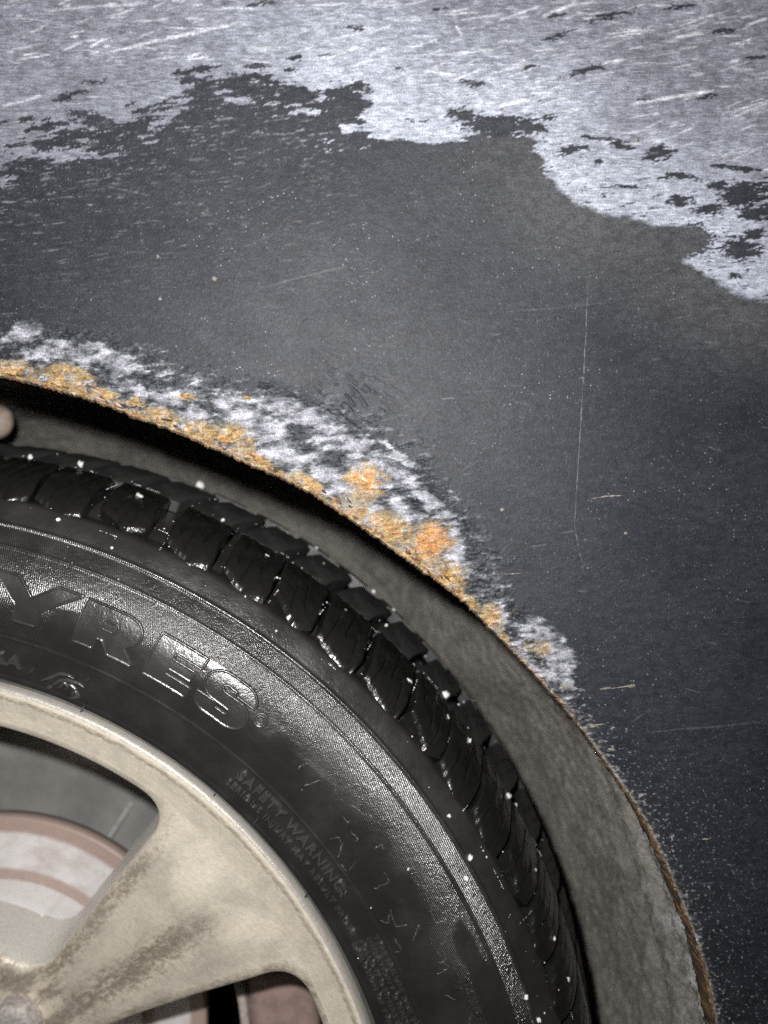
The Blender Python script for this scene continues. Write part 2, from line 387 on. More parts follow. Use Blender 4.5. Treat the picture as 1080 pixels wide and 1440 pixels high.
ORG = [(20,519,30,12,5),(95,530,34,17,10),(150,557,18,9,20),(192,564,12,5,0),(230,588,28,12,18),(262,557,10,3,0),(285,606,26,13,20),(330,612,26,15,25),(352,640,26,12,25),(432,682,26,14,35),(514,678,24,26,0),(500,716,24,18,35),(550,744,30,22,35),
       (607,762,28,28,0),(600,790,28,16,35),(634,806,20,16,40),(690,868,18,20,45),(660,850,18,8,45),(757,911,16,9,0),(742,950,12,6,45)]
org = np.zeros_like(U)
for (cx, cy, a, b, tl) in ORG:
    m = (np.abs(U-cx) < a*2.2+10) & (np.abs(V-cy) < a*2.2+10)
    tl = R_(tl); du = U[m]+20*cr1[m]+12*cr2[m]-cx; dv = V[m]+15*cr2[m]+8*stf[m]+3*fi[m]-cy
    e = np.hypot((du*math.cos(tl)+dv*math.sin(tl))/a, (-du*math.sin(tl)+dv*math.cos(tl))/b)
    org[m] = np.maximum(org[m], ss(1.35, .5, e + .6*cr2[m]+.4*stf[m]))
org = np.maximum(org, ss(1.25, .45, TS/np.maximum(Ow*lerp(.25, 1.0, ss(-.15, .2, fbm(AN*38, AN*0+2.2, 3, 361))), .1) + .5*cr1 + .4*cr2)*ss(1.3, 4, Ow)*Bs)
org = np.clip(org*(.8+.35*cr1+.2*fi), 0, 1)
rim_line = ss(5.5, 1.0, TS + 2.2*cr2)*ss(R_(4), R_(9), AN)
deep = ss(.62, .86, cr3 + .12*cr2)                              # cracks between scales
speck = ss(.0, .09, fbm(U/6.5, V/5.0, 3, 131)-.22-.34*TS/60-.25*bl)*ss(R_(42), R_(50), AN)*ss(140, 60, TS)
far_speck = ss(.42, .52, fbm(U/5.5, V/4.2, 2, 141)+.1*bl)*ss(190, 20, TS)*ss(R_(55), R_(62), AN)
dustedge = .45*ss(16, 1, TS+14*cr1)*ss(R_(44), R_(50), AN)

# --- colours ----------------------------------------------------------------
pal = lambda *c: np.array(c)
C = np.broadcast_to(pal(.0122, .0135, .0185), U.shape+(3,)).copy()
C = mixc(C, pal(.0205, .0222, .028), worn*.75)
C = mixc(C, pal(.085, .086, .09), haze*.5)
C = mixc(C, pal(.22, .22, .215), faint*.5)
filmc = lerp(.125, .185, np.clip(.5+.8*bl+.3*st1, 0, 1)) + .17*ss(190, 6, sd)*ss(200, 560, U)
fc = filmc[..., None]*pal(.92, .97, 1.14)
C = C*(1-film[..., None]) + fc*film[..., None]
C = mixc(C, pal(.62, .63, .67), np.clip(scr, 0, 1)*lerp(.45, .95, film))
C = mixc(C, pal(.11, .115, .125), grey*.8)
C = mixc(C, pal(.016, .017, .021), np.clip(aff*1.2, 0, 1)*flakes*.6)
C = C*(1-white[..., None]) + (np.clip(.22+.28*cr1+.10*fi+.18*stf, .09, .40)[..., None]*pal(.97, .975, 1.09))*white[..., None]
grn = ss(.0, .5, org)*ss(1, .4, org)
C = mixc(C, pal(.22, .21, .15), grn*.55)
oc = pal(.44, .26, .085)*np.ones(U.shape+(1,))
oc = mixc(oc, pal(.52, .25, .075), ss(.0, .4, cr1)*.8); oc = mixc(oc, pal(.44, .37, .20), ss(.0, .35, cr2)*.8)
oc = mixc(oc, pal(.30, .30, .30), ss(.12, .4, fbm(U/16, V/10, 4, 155))*.7)
oc = mixc(oc, pal(.12, .065, .03), ss(.02, .32, -cr2-.3*cr1)*.85)
oc = oc*.85
oc = mixc(oc, pal(.21, .205, .20), ss(-.02, .3, fbm(U/30, V/20, 4, 157))*.5)
hot = np.maximum(ss(1.3, .3, np.hypot((U+14*cr2-607)/27, (V+12*cr1-760)/28)), .6*ss(1.2, .3, np.hypot((U+12*cr2-514)/20, (V+10*cr1-676)/22)))
oc = mixc(oc, pal(.55, .235, .07), hot*.7)
C = C*(1-.95*org[..., None]) + oc*.95*org[..., None]
C = mixc(C, pal(.50, .47, .43), org*ss(.2, .5, fbm(U/12, V/8, 3, 151))*.5)
C = mixc(C, pal(.17, .09, .045), rim_line*.75*(Ow > 2)*ss(-.2, .2, cr1))
C = mixc(C, pal(.40, .36, .30), np.clip(rim_line*.6*(Ow <= 2.0)*(.5+cr2*1.6), 0, 1))
C = mixc(C, pal(.40, .39, .38), np.clip(speck*.42 + far_speck*.32, 0, 1)*(1-film))
C = mixc(C, pal(.20, .19, .18), np.clip(dustedge*ss(.05, .35, fbm(U/5, V/5, 3, 351))*1.2, 0, 1)*.6)
C = mixc(C, pal(.05, .04, .035), deep*np.clip(org+white*.5, 0, 1)*.6)
rough = .55 + .2*film + .3*np.clip(org+white, 0, 1) + .06*bl
h = aff*(.0006*cr2 + .0014*np.maximum(0, cr1) + .0005*(cr3-.5)) + org*(.0009*cr2 + .0002*fi) + np.clip(aff*1.2, 0, 1)*flakes*.0003 - white*.00022 - org*.0002
ridge = np.exp(-((seg_sdf([(380,556),(430,578),(480,602),(530,632),(575,672),(640,740),(641,741),(576,673),(531,633),(481,603),(431,579),(381,557)], U, V))/15)**2)
h = h + ridge*.0019*(.8+.5*cr1)                 # edge where the paint lifts
rip = fbm((U*.77+V*.64)/26, (-U*.64+V*.77)/7, 3, 331)
bub = ss(.05, .4, rip)*np.exp(-((U-490)/60)**2-((V-560)/36)**2)
h = h + bub*.00055 + film*.00012*(st2+.5*fi) + .00006*fi
Y = Y - h
FV = np.stack([X, Y, Z], -1)
surf = np.stack([np.clip(rough, .2, .95), film, np.clip(aff, 0, 1)], -1)
fm = grid_mesh('fender', FV, cols={'Col': C, 'Surf': surf})
fender = car_part('fender', fm, M['fender'], 'dark grey fender panel with a scratched pale film above and rust along the arch')

# folded lip behind the edge
E0 = FV[:, 0]; nrm = np.stack([np.sin(ang), 0*ang, np.cos(ang)], -1)
rows = []
jit = .0006*fbm(ang*90, ang*0, 4, 161)
for (dt, dy, jw) in [(0.00005, .0001, 0), (-.0005, .0006, .4), (-.0008, .0013, .7), (-.0006, .0022, 1), (-.0003, .0030, .6), (.0000, .006, .8), (-.0002, .010, 1.2), (-.0004, .0150, 2.0), (.0006, .0165, 1.6), (.005, .0165, .5)]:
    rows.append(E0 + nrm*(dt + jit*jw)[:, None] + np.array([0, dy, 0])*(1 + .1*np.sin(ang*70))[:, None])
LR = np.stack(rows, 1); la_ = np.degrees(ang)[:, None]*np.ones((1, LR.shape[1])); lk = np.arange(LR.shape[1])[None, :]*np.ones_like(la_)
ln1 = fbm(la_*.8, lk*.35, 4, 371, .6); ln2 = fbm(la_*2.6, lk*.9, 3, 381, .6)
rusty = np.interp(la_, [4, 11, 44, 47.5, 57, 62, 90], [.2, 1, 1, .15, .25, 1, .9])
lcol = np.broadcast_to(pal(.016, .014, .012), la_.shape+(3,)).copy()
lcol = mixc(lcol, pal(.15, .075, .03), ss(-.25, .2, ln1)*rusty); lcol = mixc(lcol, pal(.36, .22, .10), ss(.02, .4, ln2+.4*ln1)*rusty*.9); lcol = mixc(lcol, pal(.30, .29, .28), ss(.2, .5, ln2-.3*ln1)*.5)
lm = grid_mesh('folded_lip', LR, cols={'Col': lcol})
lip = obj('folded_lip', lm, mat_vcol('rusty_lip', .85, 0., 700, .9, .0009), fender); lip['label'] = 'rusty folded lip of the arch edge'

# scratches, chips and flakes with an edge of their own
def on_panel(u, v, lift=.0):
    y = YA
    for _ in range(4):
        x = (u-540)/F*y; z = -(v-720)/F*y; y = float(yf(np.float64(x), np.float64(z)))
    return np.array([x, y-lift, z])
def strip(pts, w, name, mat, lift=.00012):
    P = np.array(pts, float); d = np.gradient(P, axis=0); d /= np.linalg.norm(d, axis=1)[:, None]+1e-9
    nn = np.stack([-d[:, 1], d[:, 0]], 1); n = len(P)
    ww = w*np.sqrt(np.sin(np.linspace(.1, math.pi-.1, n)))*np.clip(.75+1.3*pn(np.arange(n)*.83+P[0, 0], np.zeros(n)+w), .15, 1.5)
    V_ = []
    for k in range(n):
        for s, l in ((-1, -.0003), (-.4, lift), (.4, lift), (1, -.0003)):
            u, v = P[k]+nn[k]*ww[k]*s; V_.append(on_panel(u, v, l))
    me = grid_mesh(name, np.array(V_).reshape(n, 4, 3))
    return obj(name, me, mat, fender)
def dense(pts, n=24, wob=.8):
    P = np.array(pts, float); s = np.r_[0, np.cumsum(np.hypot(*np.diff(P, axis=0).T))]
    q = np.linspace(0, s[-1], n); o = np.stack([np.interp(q, s, P[:, i]) for i in (0, 1)], 1)
    o[:, 0] += wob*pn(q/25, q*0+P[0, 0]); o[:, 1] += wob*pn(q/25, q*0+P[0, 1]+5); return o
sc = strip(dense([(827,384),(824,470),(819,560),(814,640),(808,738)], 60, .7), 1.5, 'scratch', M['scratch']); sc['label'] = 'long fine scratch running down the panel'
strip(dense([(808,738),(812,762),(818,790)], 16, .6), 1.5, 'scratch', M['scratch'])
for pts, w in [([(828,702),(850,698),(878,697)], 1.6), ([(702,806),(715,807),(735,806)], 1.3), ([(857,969),(875,966),(893,963)], 1.5), ([(828,1018),(840,1019),(852,1018)], 1.4)]:
    strip(dense(pts, 14), w, 'scratch', M['chip'] if pts[0][1] > 600 else M['rib'])
def chip(u, v, a, b, tl, mat, name, lift=.0006):
    n = 14; c = on_panel(u, v, lift); ring = []; low = []
    for k in range(n):
        t = 2*math.pi*k/n; q = 1+.3*random.uniform(-1, 1)
        du, dv = a*math.cos(t)*q, b*math.sin(t)*q; tt = R_(tl)
        ring.append(on_panel(u+.8*(du*math.cos(tt)-dv*math.sin(tt)), v+.8*(du*math.sin(tt)+dv*math.cos(tt)), lift*.7))
        low.append(on_panel(u+du*math.cos(tt)-dv*math.sin(tt), v+du*math.sin(tt)+dv*math.cos(tt), -.0005))
    V_ = [c]+ring+low; T = []
    for k in range(n):
        k2 = (k+1) % n; T += [(0, 1+k, 1+k2), (1+k, 1+n+k, 1+n+k2), (1+k, 1+n+k2, 1+k2)]
    return obj(name, mesh_from(name, V_, T), mat, fender)
orange = mat_plain('orange_flake', (.34, .21, .09), .85, 0, 1500, .7, .8, .0006)
for a in [(189,564,11,3.6,2,orange),(262,557,11,2.6,-3,orange),(348,559,8,3,0,orange),(240,513,10,1.8,-8,M['scratch'])]: chip(*a[:5], a[5], 'rust_flake')
for a in [(302,392,4,3.6,0),(706,717,3.6,3.4,0),(880,750,2.6,2.6,0),(796,966,9,4.5,15),(222,361,2.2,3.6,0),(225,420,3,2.4,0),(852,968,9,1.8,-6),(860,1054,6,2.4,8),(887,965,7,2.6,-6),(835,1021,7,2,3),(993,1180,6,1.8,2),(897,198,3,2,0)]:
    chip(*a, M['chip'], 'paint_chip', .0004)
# peeling scales along the edge
for k in range(90):
    t = random.random()**.8; a = lerp(R_(11.5), R_(44), t); r0 = np.interp(a, ang, edge_r)
    d = abs(random.gauss(0, 7))+2.0
    u = CX+(r0+d)*math.sin(a); v = CY-(r0+d)*math.cos(a)
    chip(u, v, random.uniform(2.5, 9), random.uniform(.9, 2.6), math.degrees(a)+random.gauss(0, 12), random.choice([orange, M['lip'], M['caliper'], orange]), 'rust_flake', random.uniform(.0004, .0011))

# ------------------------------------------------------------------ wheel arch liner
la = np.radians(np.linspace(-105, 105, 900)); ly = np.concatenate([np.linspace(.297, .33, 24), np.linspace(.333, .60, 200)])
LA, LY = np.meshgrid(la, ly, indexing='ij')
base_r = np.interp(LA, ang, np.interp(ang, ta, tr))*YA/F
lr = base_r + .0105 - lerp(.045, .062, ss(R_(38), R_(62), LA))*np.clip((LY-lerp(.515, .345, ss(R_(36), R_(60), LA)))/lerp(.085, .20, ss(R_(38), R_(62), LA)), 0, 1)**2.1 + .0048*np.sin((LY-.30)*150+1.2*np.sin(LA*14))*ss(.305, .325, LY)*ss(.43, .37, LY)
lump = fbm(LA*30, LY*170, 4, 171); lr = lr - .0022*np.maximum(0, fbm(LA*60, LY*170, 4, 191)+.1)*ss(.39, .335, LY)*ss(R_(52), R_(64), LA) + .0022*lump + .0016*fbm(LA*100, LY*600, 3, 181)
LV = np.stack([XW+lr*np.sin(LA), LY, ZW+lr*np.cos(LA)], -1)
LV[..., 2] = np.maximum(LV[..., 2], -ZC+.2)
lc = np.broadcast_to(pal(.44, .41, .365), LA.shape+(3,)).copy()
lc = mixc(lc, pal(.25, .23, .205), ss(-.1, .35, lump)*.7)
lc = mixc(lc, pal(.27, .25, .225), ss(-.1, .3, fbm(LA*9, LY*30, 4, 175))*.75)
lc = mixc(lc, pal(.60, .58, .55), ss(.2, .4, fbm(LA*75, LY*230, 3, 177))*.5)
salt = ss(-.10, .15, fbm(LA*60, LY*170, 4, 191))*ss(.39, .335, LY+.03*lump)*ss(R_(52), R_(64), LA)
lc = mixc(lc, pal(.58, .58, .57), salt*.85)
lc = mixc(lc, pal(.75, .73, .70), ss(.42, .52, fbm(LA*230, LY*640, 2, 195))*.8)
lc = mixc(lc, pal(.17, .16, .15), ss(.1, .45, fbm(LA*26, LY*210, 3, 197))*ss(.42, .36, LY)*.6)
liner = car_part('wheel_arch_liner', grid_mesh('wheel_arch_liner', LV, cols={'Col': lc}), M['liner'], 'grey brown felt wheel arch liner')
# inner wall
wr = np.linspace(0, 1, 40); WA, WR = np.meshgrid(la, wr, indexing='ij')
end_r = lr[:, -1][:, None]
w_r = end_r*(1-WR)+.16*WR; wy = .60+.02*ss(0, .25, WR)+.004*fbm(WA*25, WR*12, 4, 201)
WV = np.stack([XW+w_r*np.sin(WA), wy, ZW+w_r*np.cos(WA)], -1); WV[..., 2] = np.maximum(WV[..., 2], -ZC+.2)
wc = np.broadcast_to(pal(.42, .39, .345), WA.shape+(3,)).copy(); wc = mixc(wc, pal(.29, .27, .24), ss(-.1, .4, fbm(WA*40, WR*20, 4, 211))*.7)
obj('inner_wall', grid_mesh('inner_wall', WV, cols={'Col': wc}), M['liner'], liner)
# fastener head on the liner, at the left border of the picture
bm = bmesh.new(); bmesh.ops.create_uvsphere(bm, u_segments=24, v_segments=12, radius=.011)
for v in bm.verts: v.co.y *= .6
me = bpy.data.meshes.new('push_pin'); bm.to_mesh(me); bm.free()
for p in me.polygons: p.use_smooth = True
obj('push_pin', me, mat_plain('tan_plastic', (.42, .33, .27), .6), liner, ((-7-540)/F*.47, .47, -(592-720)/F*.47))
# dark underbody behind the brake
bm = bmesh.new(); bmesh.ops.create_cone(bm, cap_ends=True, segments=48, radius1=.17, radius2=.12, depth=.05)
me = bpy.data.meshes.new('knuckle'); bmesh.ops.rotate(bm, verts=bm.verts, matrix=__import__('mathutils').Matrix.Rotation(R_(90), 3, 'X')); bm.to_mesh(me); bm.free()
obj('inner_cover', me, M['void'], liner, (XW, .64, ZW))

# ------------------------------------------------------------------ wheel
wheel = empty('wheel', (0, -.39+.39, 0), car); wheel.location = (0, -.39, TYRE_R)   # local origin: hub axis, y measured from the camera plane
wheel['label'] = 'wheel with a wet black tyre and a corroded pale alloy rim'
def wpart(name, me, mat, label=None, roty=0.):
    o = obj(name, me, mat, wheel); o.rotation_euler = (0, roty, 0)
    if label: o['label'] = label
    return o
def pol(r, th, y): return np.stack(np.broadcast_arrays(r*np.sin(th), y, r*np.cos(th)), -1)

# tyre profile (radius, depth)
PR = np.array([(.2095,.312),(.2112,.3075),(.2121,.3035),(.2135,.3005),(.217,.2985),(.2235,.2963),(.2325,.2935),(.240,.2908),(.247,.2890),(.2525,.2892),(.2575,.2901),(.263,.2916),(.269,.2938),(.275,.2966),(.281,.2998),(.287,.3042),(.2915,.3110),(.2948,.3200),(.2975,.332),(.3,.345),(.303,.360),(.305,.375),(.306,.39)])
sarc = np.r_[0, np.cumsum(np.hypot(*np.diff(PR, axis=0).T))]
def cat_interp(q, s, p):
    # monotone-ish smooth interpolation: linear resample then smoothing
    return np.interp(q, s, p)
qq = np.linspace(0, sarc[-1], 700); pr = cat_interp(qq, sarc, PR[:, 0]); py_ = cat_interp(qq, sarc, PR[:, 1])
k2 = np.hanning(61); k2 /= k2.sum()
pr = np.convolve(np.pad(pr, 30, 'reflect', reflect_type='odd'), k2, 'valid'); py_ = np.convolve(np.pad(py_, 30, 'reflect', reflect_type='odd'), k2, 'valid')
def surf_at(s):
    """outer tyre surface at arc length s: r, y, normal (nr, ny)"""
    r = np.interp(s, qq, pr); y = np.interp(s, qq, py_)
    e = .0004
    dr = np.interp(s+e, qq, pr)-np.interp(s-e, qq, pr); dy = np.interp(s+e, qq, py_)-np.interp(s-e, qq, py_)
    l = np.hypot(dr, dy)+1e-12
    return r, y, dy/l, -dr/l
def s_of_r(r): return float(np.interp(r, pr[:620], qq[:620]))
S_TREAD = s_of_r(.2805)                  # where the shoulder blocks start
ps = np.unique(np.concatenate([np.linspace(0, S_TREAD+.004, 190), np.linspace(S_TREAD+.004, sarc[-1], 50)]))
r0, y0, nr, ny = surf_at(ps)
g = lambda c, w, hh: hh*np.exp(-((r0-c)/w)**2)
lift = g(.2325, .00035, .0005) + g(.2665, .0004, .00045) + g(.2743, .00055, .0008) - .0004*ss(.2160, .2168, r0)*ss(.2325, .2318, r0) + g(.2148, .0004, .0004)
lift = lift - .0062*ss(S_TREAD+.002, S_TREAD+.012, ps)                     # carcass under the tread blocks
n_t = 900; tth = np.linspace(-math.pi, math.pi, n_t+1)
half_r = r0+nr*lift; half_y = y0+ny*lift
mid_y = .3925
full_r = np.concatenate([half_r, [half_r[-1]], half_r[::-1]]); full_y = np.concatenate([half_y, [mid_y], 2*mid_y-half_y[::-1]])
TH, FR = np.meshgrid(tth, full_r, indexing='ij'); FY = np.broadcast_to(full_y, TH.shape)
wav = .00018*fbm(TH*22, FR*900, 3, 221)*ss(.235, .24, FR)
hatch = ss(.2663, .2672, FR)*ss(.2745, .2738, FR) + .75*ss(.2335, .235, FR)*ss(.266, .2655, FR)*ss(.05, .25, fbm(TH*6, FR*90, 3, 231)+.30*ss(.243, .252, FR)-.10*ss(R_(40), R_(50), TH)+.12)
TV = pol(FR, TH, FY+wav*0)
tyre = wpart('tyre', grid_mesh('tyre', TV, attrs={'theta': TH, 'rad': FR, 'hatch': hatch}), M['tyre'], 'wet black tyre with raised letters on the sidewall')

# tread blocks: a curved block that wraps over the shoulder, with sipes cut in
def block_mesh(name, s0, s1, half, skew, sipes, point=0., dep=.0058, na=34, ns=30, edge=.0006, zig=0., seed=0):
    a = np.linspace(-1, 1, na); s = np.linspace(0, 1, ns)
    A, S = np.meshgrid(a, s, indexing='ij')
    s_l = s0 + (s1-s0)*S
    # pointed outer end
    s_l = s_l + 1.6*point*(1-S)*(np.abs(A-.35))
    th = R_(1)*(half*A + skew*S + zig*np.sin(S*9))
    th = th + R_(.12)*fbm(A*1.6+seed, S*3, 3, 401+seed)
    s_l = s_l + .0012*fbm(A*2.2, S*2+seed, 3, 411+seed)
    r, y, n1, n2 = surf_at(s_l)
    dz = .0010*ss(0, .3, S) + .0001 + .00045*fbm(A*3, S*5, 3, 421+seed)
    em = np.minimum((1-np.abs(A))*half*R_(1)*.29, np.minimum(S*.30, 1-S)*(s1-s0))
    dz -= .0010*ss(.0009, 0, em)
    for (c, k, sa, sb) in sipes:
        dz -= .0016*np.exp(-((A-c-k*(S-.5))/.032)**2)*ss(sa, sa+.06, S)*ss(sb, sb-.06, S)
    top = pol(r+n1*dz, th, y+n2*dz)
    rows = [top]
    V_ = top.reshape(-1, 3); Q = list(grid_quads(na, ns))
    # skirt down to the carcass
    idx = np.arange(na*ns).reshape(na, ns)
    loop = np.concatenate([idx[:, 0], idx[-1, 1:], idx[-2::-1, -1], idx[0, -2:0:-1]])
    rl, tl_, yl = r.ravel()[loop], th.ravel()[loop], y.ravel()[loop]; n1l, n2l = n1.ravel()[loop], n2.ravel()[loop]
    sk = pol(rl-n1l*dep, tl_, yl-n2l*dep)
    b0 = len(V_); V_ = np.concatenate([V_, V_[loop], sk]); n = len(loop)
    for k in range(n):
        k_ = (k+1) % n; Q.append((b0+k, b0+k_, b0+n+k_, b0+n+k))
    Q = np.array(Q)[:, ::-1]
    return mesh_from(name, V_, Q)
S_G1 = float(np.interp(.338, py_[200:], qq[200:])); S_G2 = float(np.interp(.3435, py_[200:], qq[200:])); S_G3 = float(np.interp(.378, py_[200:], qq[200:]))
variants = [block_mesh('tread_block', S_TREAD+d, S_G1, 2.12, -.9, sp, pt, zig=.05, seed=k, na=64, ns=44) for k, (d, pt, sp) in enumerate([
    (0, .0035, [(-.3, .25, .1, .75), (.28, .25, .22, .9)]), (.0035, .0045, [(-.05, -.4, .15, .9), (.45, .2, .1, .6), (-.5, .3, .3, .8)]),
    (.001, .003, [(-.4, .5, .05, .6), (.1, .3, .3, .95), (.55, -.2, .1, .5)]), (.0025, .005, [(-.2, -.3, .1, .6), (.3, -.3, .25, .85)]),
    (.0005, .004, [(-.5, .2, .2, .9), (0, .35, .1, .7), (.5, .2, .35, .95)]), (.0042, .0038, [(-.25, .5, .1, .9), (.4, .1, .1, .5)])])]
bm_c = block_mesh('tread_block', S_G2, S_G3, 1.85, 1.6, [(-.25, .5, .1, .9), (.35, .5, .1, .9)], 0., na=20, ns=16)
starts = [13.4,17.75,23.5,29.3,33.75,38.1,43.3,48.1,52.7,56.8,61.8,66.1,70.9]
centres = [(a+b)/2 for a, b in zip(starts, starts[1:])]
centres = [c-.0 for c in centres]
widths = [b-a for a, b in zip(starts, starts[1:])]
a = 70.9
n_more = int(round((360-(70.9-13.4))/4.8)); w_ = (360-(70.9-13.4))/n_more
for k in range(n_more): centres.append(70.9+w_*(k+.5)); widths.append(w_)
for k, (c, w) in enumerate(zip(centres, widths)):
    o = wpart('tread_block', variants[(k*5+(k//3)) % 6], M['tread'], roty=R_(c))
for k in range(75):
    wpart('tread_block', bm_c, M['rib_rubber'], roty=R_(k*4.8+1.3))
# far half of the tread (never seen face on): continuous ribs
rib_pts = [(.301,.383),(.3062,.384),(.3058,.399),(.302,.400),(.298,.401),(.298,.406),(.3045,.407),(.3015,.422),(.297,.440),(.291,.442),(.291,.447),(.2945,.448),(.291,.465),(.285,.480)]
RP = np.array(rib_pts); t3 = np.linspace(-math.pi, math.pi, 541)
T3, R3 = np.meshgrid(t3, RP[:, 0], indexing='ij'); Y3 = np.broadcast_to(RP[:, 1], T3.shape)
notch = (np.sin(T3*75+Y3*90) > .82)*.004
wpart('tread_rib', grid_mesh('tread_rib', pol(R3-notch, T3, Y3), smooth=False), M['rib_rubber'])

# raised letters -------------------------------------------------------------
def bend(P2, h, r_base, th0):
    """P2: (n,2) metres (tangential, radial); h lift above the sidewall"""
    r = r_base + P2[:, 1]; th = th0 + P2[:, 0]/r_base_mid(r_base)
    s = np.interp(r, pr[:620], qq[:620]); r_, y_, n1, n2 = surf_at(s)
    return pol(r_+n1*h, th, y_+n2*h)
def r_base_mid(r): return r+.008
def resample(poly, step=.0006):
    P = np.array(poly, float); P = np.vstack([P, P[:1]]); s = np.r_[0, np.cumsum(np.hypot(*np.diff(P, axis=0).T))]
    n = max(8, int(s[-1]/step)); q = np.linspace(0, s[-1], n, endpoint=False)
    return np.stack([np.interp(q, s, P[:, i]) for i in (0, 1)], 1)
def letter(name, outline, r_base, th0, holes=(), hh=.00045, ridge_h=.00055, label=None):
    o = resample(outline); n = len(o)
    bm = bmesh.new(); vs = [bm.verts.new((p[0], p[1], 0)) for p in o]
    es = [bm.edges.new((vs[k], vs[(k+1) % n])) for k in range(n)]
    bmesh.ops.triangle_fill(bm, edges=es, use_beauty=True)
    for _ in range(2):
        bmesh.ops.subdivide_edges(bm, edges=[e for e in bm.edges if e.calc_length() > .0016], cuts=1)
    bmesh.ops.triangulate(bm, faces=bm.faces)
    bm.verts.index_update()
    P2 = np.array([(v.co.x, v.co.y) for v in bm.verts]); T = [[v.index for v in f.verts] for f in bm.faces]
    bm.free()
    V_ = [bend(P2, hh, r_base, th0)]; Tn = list(T); off = len(P2)
    def sweep(loop, off):
        m = len(loop); d = np.roll(loop, -1, 0)-np.roll(loop, 1, 0); d /= np.linalg.norm(d, axis=1)[:, None]+1e-12
        nn = np.stack([d[:, 1], -d[:, 0]], 1); out = []
        for w, hx in ((.00075, -.0003), (.0003, hh+ridge_h*.85), (-.0001, hh+ridge_h), (-.0006, hh*.9)):
            out.append(bend(loop+nn*w, hx, r_base, th0))
        tt = []
        for i in range(3):
            for k in range(m):
                k_ = (k+1) % m; a_, b_, c_, d_ = off+i*m+k, off+i*m+k_, off+(i+1)*m+k_, off+(i+1)*m+k; tt += [(a_, b_, c_), (a_, c_, d_)]
        return np.concatenate(out), tt
    area = .5*np.sum(o[:, 0]*np.roll(o[:, 1], -1)-np.roll(o[:, 0], -1)*o[:, 1])
    if area < 0: o = o[::-1]
    v_, t_ = sweep(o, off); V_.append(v_); Tn += t_; off += len(v_)
    for hpoly in holes:
        v_, t_ = sweep(resample(hpoly, .0004), off); V_.append(v_); Tn += t_; off += len(v_)
    me = mesh_from(name, np.concatenate(V_), Tn)
    return wpart(name, me, M['letter'], label)
mm = .001; RB = .2405; HL = 17.0
def px(pts): return [(a*mm, b*mm) for a, b in pts]
def arc(cx, cy, rx, ry, a0, a1, n=14): return [(cx+rx*math.cos(R_(a)), cy+ry*math.sin(R_(a))) for a in np.linspace(a0, a1, n)]
dg = lambda d: R_(d)
letter('raised_letter', px([(9.3,0),(18.5,0),(18.7,6.2),(32,17),(22.5,17),(14.4,10.2),(7.5,17),(-2,17),(9.0,6.2)]), RB, dg(13.6), label='raised letter Y')
letter('raised_letter', px([(0,0),(8.4,0),(8.4,4.6),(11,4.6),(14.6,0),(25,0),(19.5,5.4)]+arc(16.5,11.3,7.6,5.7,-55,90)+[(0,17)]), RB, dg(21.35), [px([(8.6,8.8),(14,8.8),(15.4,10.2),(14.6,12.2),(8.6,12.2)])], label='raised letter R')
letter('raised_letter', px([(0,0),(19.3,0),(19.3,4.4),(8.3,4.4),(8.3,6.7),(18,6.7),(18,10.4),(8.3,10.4),(8.3,12.7),(19.3,12.7),(19.3,17),(0,17)]), RB, dg(28.25), label='raised letter E')
S_out = ([(0,5.6)]+arc(6.2,5.4,6.2,5.6,180,270,8)+arc(15,5.4,7.6,5.6,270,430,14)+[(9.2,10.6)]+arc(9,12.0,1.6,1.3,240,95,7)+[(13.4,13.1),(13.8,11.9),(21.8,11.9)]
         +arc(15.2,11.9,6.6,5.3,0,90,8)+arc(7.6,11.6,7.2,5.6,90,255,14)+[(13.0,6.0)]+arc(13.4,4.9,1.5,1.1,80,-90,7)+[(9.2,3.8),(8.2,5.6)])
letter('raised_letter', px(S_out), RB, dg(33.3), label='raised letter S')
# small registered mark: ring and letter
ringm = letter('raised_letter', px(arc(0,0,2.5,2.5,0,360,26)[:-1]), .2508, dg(39.3), [px(arc(0,0,1.6,1.6,0,360,16)[:-1])], hh=.00005, ridge_h=.0006, label='small registered trademark ring')

def font_mesh(text, size, bold=.0):
    cu = bpy.data.curves.new('text', 'FONT'); cu.body = text; cu.size = size; cu.offset = bold; cu.resolution_u = 3; cu.space_character = 1.12
    ob = bpy.data.objects.new('text', cu); col.objects.link(ob)
    dg_ = bpy.context.evaluated_depsgraph_get(); me = bpy.data.meshes.new_from_object(ob.evaluated_get(dg_))
    n = len(me.vertices); P = np.empty(n*3); me.vertices.foreach_get('co', P); P = P.reshape(-1, 3)[:, :2]
    bm = bmesh.new(); bm.from_mesh(me); bmesh.ops.triangulate(bm, faces=bm.faces); T = [[v.index for v in f.verts] for f in bm.faces]
    be = [[v.index for v in e.verts] for e in bm.edges if e.is_boundary or len(e.link_faces) == 1]; bm.free()
    bpy.data.objects.remove(ob); bpy.data.curves.remove(cu); bpy.data.meshes.remove(me)
    return P, T, be
def raised_text(text, r_base, th0, size, hh=.0005, wide=1.1, bold=.0, label=None, mat=None):
    P, T, be = font_mesh(text, size, bold); P = P.copy(); P[:, 0] *= wide
    def bd(P2, h):
        r = r_base+P2[:, 1]; th = th0+P2[:, 0]/r_base; s = np.interp(r, pr[:620], qq[:620]); r_, y_, n1, n2 = surf_at(s); return pol(r_+n1*h, th, y_+n2*h)
    n = len(P); V_ = np.concatenate([bd(P, hh), bd(P, -.0006)]); Tn = list(T)
    for a_, b_ in be: Tn += [(a_, b_, n+b_), (a_, n+b_, n+a_)]
    me = mesh_from('raised_text', V_, Tn, smooth=False)
    return wpart('raised_text', me, mat or M['letter'], label)
txt = mat_tyre('text_rubber', False, (.034, .033, .032))
